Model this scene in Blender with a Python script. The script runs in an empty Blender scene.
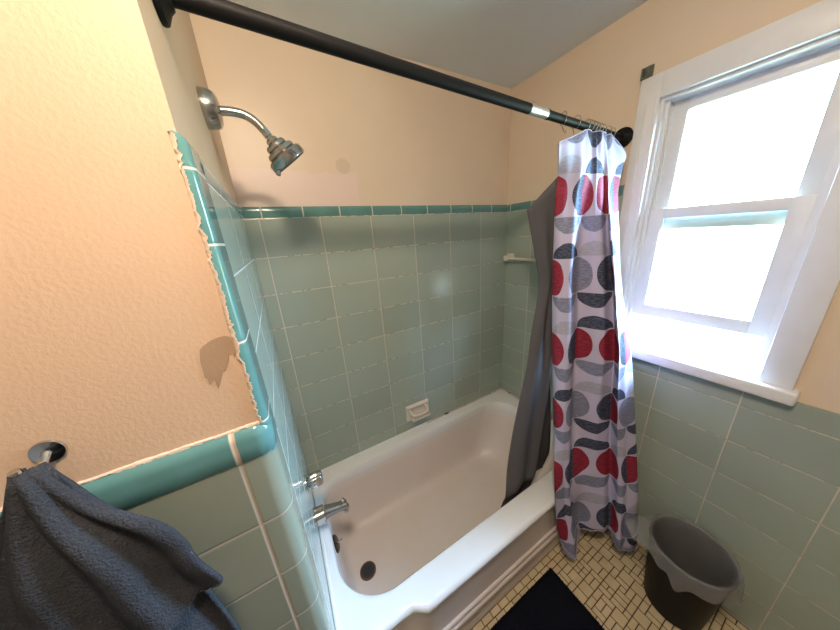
import bpy, bmesh, math, random
from mathutils import Vector, Matrix
random.seed(7)
PI = math.pi
S = bpy.context.scene
COL = S.collection

# ------------------------------------------------------------------ camera, light, exposure
cam_d = bpy.data.cameras.new('camera'); cam = bpy.data.objects.new('camera', cam_d); COL.objects.link(cam)
CR = (0.8684244801731138, -0.4914907379465557, -0.06538942343085861)
CD = (-0.20182166576282146, -0.22993919620945336, -0.952048308267623)
CF = (0.45288733412692167, 0.8399790595956597, -0.2988783063859092)
cam.matrix_world = Matrix(((CR[0], -CD[0], -CF[0], 0.0751), (CR[1], -CD[1], -CF[1], -1.3235),
                           (CR[2], -CD[2], -CF[2], 1.70), (0, 0, 0, 1)))
cam_d.sensor_width = 36; cam_d.lens = 254.115 / 840 * 36; cam_d.clip_start = 0.01
S.camera = cam

SKY = 130.0
LAMP = 178.0
w = bpy.data.worlds.new('sky'); S.world = w; w.use_nodes = True
bgn = w.node_tree.nodes['Background']
bgn.inputs['Strength'].default_value = SKY
_wt = w.node_tree; _tc = _wt.nodes.new('ShaderNodeTexCoord'); _sx = _wt.nodes.new('ShaderNodeSeparateXYZ'); _mr = _wt.nodes.new('ShaderNodeMapRange'); _mx = _wt.nodes.new('ShaderNodeMix'); _mx.data_type = 'RGBA'
_wt.links.new(_tc.outputs['Generated'], _sx.inputs[0]); _wt.links.new(_sx.outputs[2], _mr.inputs['Value'])
_mr.inputs['From Min'].default_value = -.02; _mr.inputs['From Max'].default_value = .38
_wt.links.new(_mr.outputs['Result'], _mx.inputs[0]); _wt.links.new(_mx.outputs[2], bgn.inputs['Color'])
_mx.inputs[6].default_value = (0.085, 0.11, 0.095, 1)      # the ground and greenery outside
_mx.inputs[7].default_value = (0.40, 0.645, 1.0, 1)       # the sky
pl = bpy.data.lights.new('window_daylight', 'AREA'); pl.shape = 'RECTANGLE'; pl.size = 0.45; pl.size_y = 1.03
pl.cycles.is_portal = True
po = bpy.data.objects.new('window_daylight', pl); COL.objects.link(po)
po.location = (1.675, -0.98, 1.64); po.rotation_euler = (0, PI / 2, 0)   # set to face into the room
po.rotation_euler = Vector((-1, 0, 0)).to_track_quat('-Z', 'Y').to_euler()

S.view_settings.view_transform = 'Standard'
S.view_settings.look = 'None'
S.view_settings.gamma = 1
S.view_settings.use_curve_mapping = False
S.view_settings.exposure = 0.45
try:
    S.cycles.use_denoising = True
    S.cycles.max_bounces = 10; S.cycles.diffuse_bounces = 5; S.cycles.glossy_bounces = 5
    S.cycles.sample_clamp_indirect = 6.0
    S.cycles.caustics_reflective = False; S.cycles.caustics_refractive = False
except Exception:
    pass

# ------------------------------------------------------------------ helpers: objects
def obj(name, bm, mat=None, parent=None, smooth=35, loc=None):
    bmesh.ops.recalc_face_normals(bm, faces=bm.faces)
    me = bpy.data.meshes.new(name); bm.to_mesh(me); bm.free()
    for f in me.polygons: f.use_smooth = smooth is not None
    if smooth is not None:
        me.set_sharp_from_angle(angle=math.radians(smooth))
    o = bpy.data.objects.new(name, me); COL.objects.link(o)
    for m in (mat if isinstance(mat, (list, tuple)) else [mat]):
        if m: me.materials.append(m)
    if parent is not None: o.parent = parent
    return o
def tag(o, label=None, cat=None, group=None, kind=None):
    if label: o['label'] = label
    if cat: o['category'] = cat
    if group: o['group'] = group
    if kind: o['kind'] = kind
    return o
def struct(name, bm, mat, parent=None, smooth=35, label=None):
    o = obj(name, bm, mat, parent, smooth)
    o['kind'] = 'structure'
    if label: o['label'] = label
    return o
def thing(name, label, cat, loc, group=None):
    o = bpy.data.objects.new(name, None); COL.objects.link(o); o.empty_display_size = .05
    o.location = loc
    return tag(o, label, cat, group)
def part(name, bm, mat, root, smooth=35):
    """part given in world coordinates, kept under its thing"""
    bmesh.ops.translate(bm, verts=bm.verts, vec=-wloc(root))
    return obj(name, bm, mat, root, smooth)
def wloc(o):
    v = Vector(o.location)
    while o.parent: o = o.parent; v += Vector(o.location)
    return v
def BM(): return bmesh.new()
def box(bm, a, b, bev=0, seg=2):
    r = bmesh.ops.create_cube(bm, size=1)
    vs = r['verts']
    for v in vs:
        v.co = Vector([a[i] + (v.co[i] + .5) * (b[i] - a[i]) for i in range(3)])
    if bev:
        es = list({e for v in vs for e in v.link_edges})
        bmesh.ops.bevel(bm, geom=es, offset=bev, segments=seg, profile=.5, affect='EDGES')
def grid(bm, rows, closed=False, uv=None):
    """rows of points -> quads"""
    V = [[bm.verts.new(q) for q in r] for r in rows]
    n = len(rows[0])
    F = []
    for i in range(len(rows) - 1):
        for j in range(n if closed else n - 1):
            k = (j + 1) % n
            try: F.append(bm.faces.new((V[i][j], V[i][k], V[i + 1][k], V[i + 1][j])))
            except ValueError: pass
    return V
def frame_of(d):
    d = Vector(d).normalized()
    a = Vector((0, 0, 1)) if abs(d.z) < .9 else Vector((1, 0, 0))
    u = d.cross(a).normalized(); v = d.cross(u).normalized()
    return d, u, v
def lathe(bm, org, axis, prof, n=32, flute=None, cap=True):
    """prof: list of (radius, distance along axis)"""
    org = Vector(org); d, u, v = frame_of(axis)
    rows = []
    for r, t in prof:
        row = []
        for i in range(n):
            a = 2 * PI * i / n
            rr = r * (flute(a, t) if flute else 1)
            row.append(org + d * t + (u * math.cos(a) + v * math.sin(a)) * rr)
        rows.append(row)
    V = grid(bm, rows, True)
    if cap:
        for R in (V[0], V[-1]):
            try: bm.faces.new(R)
            except ValueError: pass
def tube(bm, pts, rad, n=12, cap=True):
    pts = [Vector(q) for q in pts]
    rr = rad if isinstance(rad, (list, tuple)) else [rad] * len(pts)
    d = (pts[1] - pts[0]).normalized(); _, u, v = frame_of(d)
    rows = []
    for i, q in enumerate(pts):
        t = (pts[min(i + 1, len(pts) - 1)] - pts[max(i - 1, 0)]).normalized()
        u = (u - t * u.dot(t)).normalized(); v = t.cross(u)
        rows.append([q + (u * math.cos(2 * PI * k / n) + v * math.sin(2 * PI * k / n)) * rr[i] for k in range(n)])
    V = grid(bm, rows, True)
    if cap:
        bm.faces.new(V[0]); bm.faces.new(V[-1])
def crom(P, m):
    """Catmull-Rom through a list of vectors, m pieces per span"""
    P = [Vector(q) for q in P]
    out = []
    for i in range(len(P) - 1):
        a = P[max(i - 1, 0)]; b = P[i]; c = P[i + 1]; d = P[min(i + 2, len(P) - 1)]
        if i == 0: a = b * 2 - c
        if i + 2 > len(P) - 1: d = c * 2 - b
        for k in range(m):
            t = k / m
            out.append(.5 * ((2 * b) + (c - a) * t + (2 * a - 5 * b + 4 * c - d) * t * t + (3 * b - a - 3 * c + d) * t ** 3))
    out.append(P[-1].copy())
    return out
def prism(bm, poly, axis, a, b):
    """polygon (2D) extruded along axis 0/1/2 from a to b"""
    def mk(q, t):
        c = list(q); c.insert(axis, t); return Vector(c)
    A = [bm.verts.new(mk(q, a)) for q in poly]; B = [bm.verts.new(mk(q, b)) for q in poly]
    n = len(poly)
    bm.faces.new(A); bm.faces.new(B)
    for i in range(n): bm.faces.new((A[i], A[(i + 1) % n], B[(i + 1) % n], B[i]))
def smoothstep(a, b, x):
    t = min(1, max(0, (x - a) / (b - a))); return t * t * (3 - 2 * t)
def solidify(o, t, offset=0):
    m = o.modifiers.new('thickness', 'SOLIDIFY'); m.thickness = t; m.offset = offset

# ------------------------------------------------------------------ helpers: node expressions
class X:
    def __init__(s, T, v): s.T = T; s.v = v
    def _m(s, op, *a):
        n = s.T.nodes.new('ShaderNodeMath'); n.operation = op
        for i, q in enumerate((s,) + a):
            if isinstance(q, X): s.T.links.new(q.v, n.inputs[i])
            else: n.inputs[i].default_value = q
        return X(s.T, n.outputs[0])
    def __add__(s, o): return s._m('ADD', o)
    def __radd__(s, o): return s._m('ADD', o)
    def __sub__(s, o): return s._m('SUBTRACT', o)
    def __mul__(s, o): return s._m('MULTIPLY', o)
    def __rmul__(s, o): return s._m('MULTIPLY', o)
    def __truediv__(s, o): return s._m('DIVIDE', o)
    def floor(s): return s._m('FLOOR')
    def frac(s): return s._m('FRACT')
    def abs(s): return s._m('ABSOLUTE')
    def lt(s, o): return s._m('LESS_THAN', o)
    def gt(s, o): return s._m('GREATER_THAN', o)
    def mn(s, o): return s._m('MINIMUM', o)
    def mx(s, o): return s._m('MAXIMUM', o)
    def mod(s, o): return s._m('FLOORED_MODULO', o)
    def inv(s): return (s * -1.0) + 1.0
    def ss(s, a, b):
        n = s.T.nodes.new('ShaderNodeMapRange'); n.interpolation_type = 'SMOOTHSTEP'
        s.T.links.new(s.v, n.inputs['Value']); n.inputs['From Min'].default_value = a; n.inputs['From Max'].default_value = b
        return X(s.T, n.outputs['Result'])
def mat(name, color=(.5, .5, .5), rough=.5, metal=0., spec=.5, **kw):
    m = bpy.data.materials.new(name); m.use_nodes = True
    b = m.node_tree.nodes['Principled BSDF']
    b.inputs['Base Color'].default_value = (*color, 1); b.inputs['Roughness'].default_value = rough
    b.inputs['Metallic'].default_value = metal; b.inputs['Specular IOR Level'].default_value = spec
    for k, v in kw.items(): b.inputs[k.replace('_', ' ')].default_value = v
    return m
def bsdf(m): return m.node_tree.nodes['Principled BSDF']
def coords(m, kind='Object'):
    T = m.node_tree
    tc = T.nodes.new('ShaderNodeTexCoord'); sp = T.nodes.new('ShaderNodeSeparateXYZ')
    T.links.new(tc.outputs[kind], sp.inputs[0])
    return tc.outputs[kind], X(T, sp.outputs[0]), X(T, sp.outputs[1]), X(T, sp.outputs[2])
def noise(m, vec, scale, detail=3, rough=.5, stretch=None):
    T = m.node_tree
    if stretch:
        mp = T.nodes.new('ShaderNodeMapping'); T.links.new(vec, mp.inputs[0]); mp.inputs['Scale'].default_value = stretch; vec = mp.outputs[0]
    n = T.nodes.new('ShaderNodeTexNoise'); T.links.new(vec, n.inputs['Vector'])
    n.inputs['Scale'].default_value = scale; n.inputs['Detail'].default_value = detail; n.inputs['Roughness'].default_value = rough
    return X(T, n.outputs['Fac'])
def wnoise(m, a, b):
    T = m.node_tree; c = T.nodes.new('ShaderNodeCombineXYZ'); n = T.nodes.new('ShaderNodeTexWhiteNoise'); n.noise_dimensions = '3D'
    T.links.new(a.v, c.inputs[0]); T.links.new(b.v, c.inputs[1]); T.links.new(c.outputs[0], n.inputs['Vector'])
    return X(T, n.outputs['Value'])
def mixc(m, f, a, b):
    T = m.node_tree; n = T.nodes.new('ShaderNodeMix'); n.data_type = 'RGBA'; n.clamp_factor = True
    if isinstance(f, X): T.links.new(f.v, n.inputs[0])
    else: n.inputs[0].default_value = f
    for q, i in ((a, 6), (b, 7)):
        if isinstance(q, tuple): n.inputs[i].default_value = (*q, 1)
        else: T.links.new(q, n.inputs[i])
    return n.outputs[2]
def setin(m, name, v):
    T = m.node_tree; i = bsdf(m).inputs[name]
    T.links.new(v.v if isinstance(v, X) else v, i)
def bump(m, h, dist=.002, strength=1.0):
    T = m.node_tree; n = T.nodes.new('ShaderNodeBump'); n.inputs['Distance'].default_value = dist; n.inputs['Strength'].default_value = strength
    T.links.new(h.v, n.inputs['Height']); T.links.new(n.outputs[0], bsdf(m).inputs['Normal'])

# ------------------------------------------------------------------ materials
SAGE = (.365, .425, .36)
TEAL = (.11, .245, .23)
GROUT = (.62, .56, .46)
MOULD = (.045, .035, .028)
def tile_mat(name, ua, u0, uw, z0, zh, color=SAGE, g=.0036, grout=GROUT, mould=.5, rough=.16, gu=None):
    """glazed wall tile laid on a grid measured along axis ua and z"""
    m = mat(name, color, rough)
    vec, x, y, z = coords(m)
    u = (x, y)[ua]
    U = (u - u0) / uw; V = (z - z0) / zh
    du = (((U + .5).frac() - .5).abs()) * uw; dv = (((V + .5).frac() - .5).abs()) * zh
    gu = gu or g
    mk = du.ss(gu * .35, gu * .65).mn(dv.ss(g * .35, g * .65))       # 0 in the joint
    var = wnoise(m, U.floor(), V.floor())
    nz = noise(m, vec, 9, 4)
    c1 = mixc(m, var * .55 + nz * .35, tuple(c * .88 for c in color), tuple(min(1, c * 1.12) for c in color))
    sp = noise(m, vec, 30, 3, .6).ss(.50, .57) * dv.lt(g * .8) * (mould * 1.15)
    low = z.ss(1.0, .5) * noise(m, vec, 14, 3).ss(.45, .6) * .5 * mould
    gc = mixc(m, sp.mx(low), grout, MOULD)
    setin(m, 'Base Color', mixc(m, mk, gc, c1))
    setin(m, 'Roughness', mk * (rough - .75) + .75)
    h = du.ss(0, .006).mn(dv.ss(0, .006)) + noise(m, vec, 7, 2) * .25
    bump(m, h, .0012, .6)
    return m
M_TILE_BACK = tile_mat('sage_tile_back', 0, .0513, .2459, 1.8124, .164, rough=.24)
M_TILE_LEFT = tile_mat('sage_tile_faucet_wall', 1, -.72, .246, 1.8124, .164, mould=.15, grout=(.6, .62, .58))
M_TILE_RIGHT = tile_mat('sage_tile_window_wall', 1, -.2, .246, 1.8124, .164, mould=.35)
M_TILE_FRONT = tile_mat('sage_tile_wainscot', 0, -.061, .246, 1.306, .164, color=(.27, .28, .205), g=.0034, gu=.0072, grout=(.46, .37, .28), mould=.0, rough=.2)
def trim_mat(name, ua, u0, uw, g=.005, grout=GROUT, color=TEAL, extra=None):
    m = mat(name, color, .12)
    vec, x, y, z = coords(m)
    u = (x, y, z)[ua]
    d = ((((u - u0) / uw + .5).frac() - .5).abs()) * uw
    if extra: d = d.mn((u - extra).abs())
    mk = d.ss(g * .35, g * .65)
    c1 = mixc(m, noise(m, vec, 12, 3), tuple(c * .8 for c in color), tuple(c * 1.25 for c in color))
    setin(m, 'Base Color', mixc(m, mk, grout, c1)); setin(m, 'Roughness', mk * -.6 + .72)
    bump(m, d.ss(0, .006), .0015, .6)
    return m
M_TRIM_BACK = trim_mat('teal_trim_back', 0, .0655, .1634)
M_TRIM_LEFT = trim_mat('teal_trim_faucet_wall', 1, -.72, .1634)
M_TRIM_RIGHT = trim_mat('teal_trim_window_wall', 1, -.025, .1634)
M_TRIM_POST = trim_mat('teal_trim_corner', 2, 1.54, .167, g=.0038, grout=(.66, .58, .48), extra=1.815)
M_TRIM_CAP = trim_mat('teal_trim_cap', 0, -.061, .246, g=.009, grout=(.60, .47, .34))
def paint_mat(name, color, rough=.42, bscale=220, bd=.0006, peel=False, spec=.5):
    m = mat(name, color, rough, 0, spec)
    vec, x, y, z = coords(m)
    n = noise(m, vec, 5, 4)
    c = mixc(m, n, tuple(q * .95 for q in color), tuple(min(1, q * 1.05) for q in color))
    if peel:   # repainted, paler strip just above the tile
        e = noise(m, vec, 9, 3) * .07
        k = (z + e).lt(2.035) * (x + e).lt(.53) * (x + e * 2).gt(.03)
        c = mixc(m, k * .9, c, (.80, .63, .55))
        st = ((x - .44) * (x - .44) + (z - 2.03) * (z - 2.03)).lt(.0011)
        c = mixc(m, st * .25, c, (.45, .33, .24))
    setin(m, 'Base Color', c)
    bump(m, noise(m, vec, bscale, 2), bd, .5)
    return m
PEACH = (.76, .615, .46)
M_PAINT = paint_mat('peach_paint', PEACH)
M_PAINT_BACK = paint_mat('peach_paint_back', PEACH, .38, peel=True)
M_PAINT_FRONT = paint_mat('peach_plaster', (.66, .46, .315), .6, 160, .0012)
M_CEIL = paint_mat('grey_ceiling_paint', (.70, .77, .82), .45)
M_PLASTER = paint_mat('raw_plaster', (.74, .56, .43), .9, 240, .002)
M_BROWN = paint_mat('bared_brown_coat', (.40, .265, .17), .7)
M_CAULK = mat('white_caulk', (.74, .74, .72), .5)
M_CHROME = mat('chrome', (.62, .62, .62), .12, 1)
M_CHROME_D = mat('worn_chrome', (.50, .48, .46), .20, 1)
vec, *_ = coords(M_CHROME_D); bump(M_CHROME_D, noise(M_CHROME_D, vec, 60, 3), .001, .3)
vec, *_ = coords(M_CHROME); setin(M_CHROME, 'Roughness', noise(M_CHROME, vec, 50, 4) * .22 + .03)
M_WALLDIM = paint_mat('taupe_bounce_dimmer', (.34, .30, .26))  # for the unseen walls, made dark to cut light bounced into the room
M_DCHROME = mat('dark_chrome', (.10, .10, .10), .25, 1)
M_DARK = mat('dark_rubber', (.03, .03, .03), .5)
M_NOZZLE = mat('nozzle_grey', (.16, .16, .15), .5)
M_BLACK = mat('black_rod_enamel', (.008, .007, .007), .55, 0, .15)
M_FOIL = mat('silver_label', (.62, .62, .60), .35, .7)
vec, x, y, z = coords(M_FOIL); bump(M_FOIL, noise(M_FOIL, vec, 90, 3), .003, .6)
M_PORC = mat('white_porcelain', (.74, .66, .58), .22)
M_BARCOL = mat('ivory_plastic', (.66, .60, .50), .35)
M_WHITE = mat('white_trim_paint', (.78, .78, .78), .4)
vec, *_ = coords(M_WHITE); setin(M_WHITE, 'Base Color', mixc(M_WHITE, noise(M_WHITE, vec, 14, 4), (.72, .72, .71), (.83, .83, .82)))
M_WIRE = mat('steel_wire', (.35, .33, .30), .3, 1)
M_RUST = mat('tarnished_metal', (.16, .17, .14), .7, .3)
def enamel():
    m = mat('white_bath_enamel', (.8, .78, .76), .14)
    vec, x, y, z = coords(m)
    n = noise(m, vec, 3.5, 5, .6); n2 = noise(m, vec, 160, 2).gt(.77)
    wear_and_bounce = z.ss(.42, .33)                                                # worn, unglossed basin, with warm bounced light painted into its colour
    c = mixc(m, (n * .6 + .4) * wear_and_bounce, (.80, .80, .80), (.69, .57, .50))
    c = mixc(m, n2 * .25 * wear_and_bounce, c, (.30, .2, .15))
    setin(m, 'Base Color', c); setin(m, 'Roughness', wear_and_bounce * .22 + .12)
    return m
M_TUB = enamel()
M_RUSTRING = mat('rust_stain', (.16, .07, .045), .7)
M_GLASS = bpy.data.materials.new('window_glass'); M_GLASS.use_nodes = True
_T = M_GLASS.node_tree; _T.nodes.remove(_T.nodes['Principled BSDF'])
_o = _T.nodes['Material Output']; _a = _T.nodes.new('ShaderNodeBsdfTransparent'); _b = _T.nodes.new('ShaderNodeBsdfGlossy'); _m = _T.nodes.new('ShaderNodeMixShader'); _f = _T.nodes.new('ShaderNodeFresnel')
_a.inputs[0].default_value = (.93, .97, .96, 1); _b.inputs['Roughness'].default_value = .02; _f.inputs[0].default_value = 1.3
_T.links.new(_f.outputs[0], _m.inputs[0]); _T.links.new(_a.outputs[0], _m.inputs[1]); _T.links.new(_b.outputs[0], _m.inputs[2]); _T.links.new(_m.outputs[0], _o.inputs[0])
CURTAIN_U = [-0.45, -0.05, 0.3, 0.7, 1.0, 1.4, 1.75, 2.0, 2.4, 3.0, 3.35, 3.9]
CURTAIN = [[(1.0309, -0.678, 1.9638), (0.9953, -0.69, 1.9663), (1.0352, -0.695, 1.9819), (1.1173, -0.685, 2.0115), (1.1987, -0.672, 2.037), (1.2303, -0.67, 2.0329), (1.259, -0.676, 2.0374), (1.2721, -0.684, 2.0346), (1.334, -0.668, 2.0343), (1.3715, -0.672, 2.0334), (1.4471, -0.7, 1.9564), (1.4789, -0.668, 1.9553)], [(1.1238, -0.6312, 1.884), (1.0728, -0.6448, 1.884), (1.0911, -0.6726, 1.884), (1.1277, -0.6938, 1.884), (1.1739, -0.6934, 1.884), (1.221, -0.6956, 1.884), (1.2498, -0.7069, 1.884), (1.2919, -0.7013, 1.884), (1.3083, -0.7116, 1.884), (1.3516, -0.7091, 1.884), (1.4152, -0.7033, 1.884), (1.4434, -0.6692, 1.884)], [(1.1217, -0.6324, 1.8065), (1.0703, -0.6455, 1.8065), (1.0812, -0.6766, 1.8065), (1.1172, -0.6965, 1.8065), (1.1725, -0.6899, 1.8065), (1.217, -0.7019, 1.8065), (1.2469, -0.7198, 1.8065), (1.2905, -0.7174, 1.8065), (1.2913, -0.7303, 1.8065), (1.3338, -0.7239, 1.8065), (1.4027, -0.7108, 1.8065), (1.4409, -0.6744, 1.8065)], [(1.1259, -0.6405, 1.6515), (1.0742, -0.6529, 1.6515), (1.0582, -0.7016, 1.6515), (1.0935, -0.721, 1.6515), (1.1869, -0.6927, 1.6515), (1.2101, -0.7247, 1.6515), (1.2353, -0.752, 1.6515), (1.2801, -0.7529, 1.6515), (1.226, -0.7906, 1.6515), (1.2712, -0.7813, 1.6515), (1.3683, -0.7535, 1.6515), (1.4431, -0.7003, 1.6515)], [(1.1239, -0.6538, 1.4965), (1.072, -0.6657, 1.4965), (1.0549, -0.7132, 1.4965), (1.0892, -0.7313, 1.4965), (1.1813, -0.701, 1.4965), (1.2094, -0.7427, 1.4965), (1.2383, -0.779, 1.4965), (1.285, -0.7849, 1.4965), (1.2301, -0.8215, 1.4965), (1.2746, -0.8111, 1.4965), (1.3706, -0.7813, 1.4965), (1.4453, -0.7272, 1.4965)], [(1.1229, -0.669, 1.3415), (1.071, -0.6804, 1.3415), (1.0547, -0.7298, 1.3415), (1.0895, -0.7496, 1.3415), (1.182, -0.7205, 1.3415), (1.2105, -0.7647, 1.3415), (1.2397, -0.8033, 1.3415), (1.2865, -0.8107, 1.3415), (1.2325, -0.8503, 1.3415), (1.2781, -0.8428, 1.3415), (1.3752, -0.8166, 1.3415), (1.4501, -0.7615, 1.3415)], [(1.1228, -0.6857, 1.1865), (1.0708, -0.6967, 1.1865), (1.0538, -0.7457, 1.1865), (1.0878, -0.7649, 1.1865), (1.1807, -0.7369, 1.1865), (1.2104, -0.785, 1.1865), (1.2405, -0.8277, 1.1865), (1.2878, -0.8374, 1.1865), (1.2352, -0.8814, 1.1865), (1.282, -0.8779, 1.1865), (1.3804, -0.8558, 1.1865), (1.4552, -0.7986, 1.1865)], [(1.1232, -0.7038, 1.0315), (1.0698, -0.7152, 1.0315), (1.0533, -0.7609, 1.0315), (1.0864, -0.7775, 1.0315), (1.1788, -0.7472, 1.0315), (1.2125, -0.7968, 1.0315), (1.2453, -0.8405, 1.0315), (1.2932, -0.8527, 1.0315), (1.2446, -0.8961, 1.0315), (1.2909, -0.8995, 1.0315), (1.3867, -0.8888, 1.0315), (1.4581, -0.8375, 1.0315)], [(1.1234, -0.7219, 0.8765), (1.0671, -0.7344, 0.8765), (1.054, -0.7769, 0.8765), (1.088, -0.7923, 0.8765), (1.1811, -0.7602, 0.8765), (1.2204, -0.8073, 0.8765), (1.2575, -0.85, 0.8765), (1.3051, -0.8619, 0.8765), (1.2659, -0.908, 0.8765), (1.3085, -0.9169, 0.8765), (1.3948, -0.9159, 0.8765), (1.4556, -0.8681, 0.8765)], [(1.1231, -0.7394, 0.7215), (1.0639, -0.7531, 0.7215), (1.0545, -0.7928, 0.7215), (1.0894, -0.8073, 0.7215), (1.1837, -0.7741, 0.7215), (1.2291, -0.8202, 0.7215), (1.2709, -0.8629, 0.7215), (1.3184, -0.8759, 0.7215), (1.2879, -0.9226, 0.7215), (1.3264, -0.9365, 0.7215), (1.4027, -0.9444, 0.7215), (1.4532, -0.9009, 0.7215)], [(1.0553, -0.8008, 0.5665), (1.0186, -0.8002, 0.5665), (1.0542, -0.8093, 0.5665), (1.0894, -0.8234, 0.5665), (1.1652, -0.801, 0.5665), (1.233, -0.8371, 0.5665), (1.2773, -0.8815, 0.5665), (1.3249, -0.896, 0.5665), (1.2982, -0.9431, 0.5665), (1.3346, -0.96, 0.5665), (1.4056, -0.973, 0.5665), (1.4514, -0.9319, 0.5665)], [(1.0371, -0.8328, 0.4115), (1.0034, -0.8329, 0.4115), (1.0562, -0.8328, 0.4115), (1.0906, -0.8465, 0.4115), (1.1439, -0.833, 0.4115), (1.2323, -0.8589, 0.4115), (1.2762, -0.9049, 0.4115), (1.3235, -0.92, 0.4115), (1.2967, -0.9692, 0.4115), (1.3331, -0.988, 0.4115), (1.4041, -1.0035, 0.4115), (1.4503, -0.9618, 0.4115)], [(1.0785, -0.8325, 0.2565), (1.0428, -0.8328, 0.2565), (1.0615, -0.8643, 0.2565), (1.0959, -0.8798, 0.2565), (1.1845, -0.8328, 0.2565), (1.2321, -0.8828, 0.2565), (1.2747, -0.9281, 0.2565), (1.3217, -0.9443, 0.2565), (1.2925, -0.9868, 0.2565), (1.3288, -1.0069, 0.2565), (1.4, -1.0255, 0.2565), (1.4478, -0.9882, 0.2565)], [(1.1257, -0.8322, 0.13), (1.0748, -0.8536, 0.11), (1.0663, -0.8977, 0.095), (1.0995, -0.9118, 0.1), (1.1914, -0.8668, 0.135), (1.2331, -0.9007, 0.165), (1.2729, -0.9377, 0.175), (1.3179, -0.9498, 0.165), (1.2897, -1.0055, 0.125), (1.3251, -1.0284, 0.105), (1.3957, -1.0448, 0.11), (1.444, -1.0034, 0.13)]]
LINER = [[(1.0701, -0.52, 1.7719), (1.1122, -0.555, 1.8325), (1.1526, -0.59, 1.8879), (1.1596, -0.612, 1.9199), (1.2086, -0.605, 1.9712), (1.2579, -0.61, 2.0272)], [(1.1001, -0.5216, 1.6813), (1.1351, -0.5663, 1.6813), (1.17, -0.579, 1.6813), (1.2, -0.619, 1.6813), (1.215, -0.555, 1.6813), (1.27, -0.565, 1.6813)], [(1.1266, -0.5299, 1.5824), (1.1523, -0.5717, 1.5824), (1.178, -0.5815, 1.5824), (1.2, -0.619, 1.5824), (1.215, -0.555, 1.5824), (1.27, -0.565, 1.5824)], [(1.1544, -0.5406, 1.4584), (1.1754, -0.5786, 1.4584), (1.1964, -0.5847, 1.4584), (1.2144, -0.619, 1.4584), (1.2294, -0.555, 1.4584), (1.27, -0.565, 1.4584)], [(1.139, -0.5502, 1.349), (1.1603, -0.5849, 1.349), (1.1817, -0.5876, 1.349), (1.2, -0.619, 1.349), (1.215, -0.555, 1.349), (1.27, -0.565, 1.349)], [(1.1002, -0.5622, 1.2163), (1.1352, -0.5927, 1.2163), (1.1701, -0.5912, 1.2163), (1.2, -0.619, 1.2163), (1.215, -0.555, 1.2163), (1.27, -0.565, 1.2163)], [(1.0546, -0.5822, 1.0419), (1.1055, -0.6057, 1.0419), (1.1564, -0.5972, 1.0419), (1.2, -0.619, 1.0419), (1.215, -0.555, 1.0419), (1.27, -0.565, 1.0419)], [(0.9867, -0.6045, 0.8851), (1.0547, -0.6242, 0.8851), (1.1228, -0.6119, 0.8851), (1.1812, -0.6305, 0.8851), (1.1962, -0.5665, 0.8851), (1.27, -0.5765, 0.8851)], [(0.9146, -0.6303, 0.7121), (0.9935, -0.647, 0.7121), (1.0725, -0.6317, 0.7121), (1.1401, -0.6478, 0.7121), (1.1551, -0.5838, 0.7121), (1.27, -0.5938, 0.7121)], [(0.8663, -0.653, 0.5621), (0.9497, -0.667, 0.5621), (1.0331, -0.6491, 0.5621), (1.1045, -0.6628, 0.5621), (1.1195, -0.5988, 0.5621), (1.27, -0.6088, 0.5621)], [(0.8511, -0.664, 0.4174), (0.9278, -0.6764, 0.4174), (1.0045, -0.6567, 0.4174), (1.0702, -0.669, 0.4174), (1.0852, -0.605, 0.4174), (1.27, -0.615, 0.4174)], [(0.8495, -0.652, 0.36), (0.9262, -0.6644, 0.36), (1.0029, -0.6447, 0.36), (1.0686, -0.657, 0.36), (1.0836, -0.593, 0.36), (1.2684, -0.603, 0.36)], [(0.8459, -0.634, 0.27), (0.9226, -0.6464, 0.27), (0.9993, -0.6267, 0.27), (1.065, -0.639, 0.27), (1.08, -0.575, 0.27), (1.2648, -0.585, 0.27)]]

# ------------------------------------------------------------------ the room
L = 1.52
XW, YF, ZC = -1.25, -2.35, 2.505
bm = BM(); box(bm, (XW - .1, YF - .1, ZC), (1.70, .12, ZC + .1)); struct('ceiling', bm, M_CEIL)
# walls (paint); the tile stands 8 mm proud of them
bm = BM(); box(bm, (-.1, .008, 0), (1.70, .12, ZC)); wall_back = struct('wall_back', bm, M_PAINT_BACK)
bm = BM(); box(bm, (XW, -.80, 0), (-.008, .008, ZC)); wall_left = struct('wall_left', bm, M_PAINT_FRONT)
WY0, WY1, WZ0, WZ1 = -1.21, -.752, 1.115, 2.155          # window opening
bm = BM()
box(bm, (1.528, YF, 0), (1.65, .008, WZ0)); box(bm, (1.528, YF, WZ1), (1.65, .008, ZC))
box(bm, (1.528, WY1, WZ0), (1.65, .008, WZ1)); box(bm, (1.528, YF, WZ0), (1.65, WY0, WZ1))
wall_right = struct('wall_right', bm, M_PAINT)
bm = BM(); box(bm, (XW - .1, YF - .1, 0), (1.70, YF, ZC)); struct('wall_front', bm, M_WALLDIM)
bm = BM(); box(bm, (XW - .1, YF, 0), (XW, -.80, ZC)); struct('wall_far_left', bm, M_WALLDIM)

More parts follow.
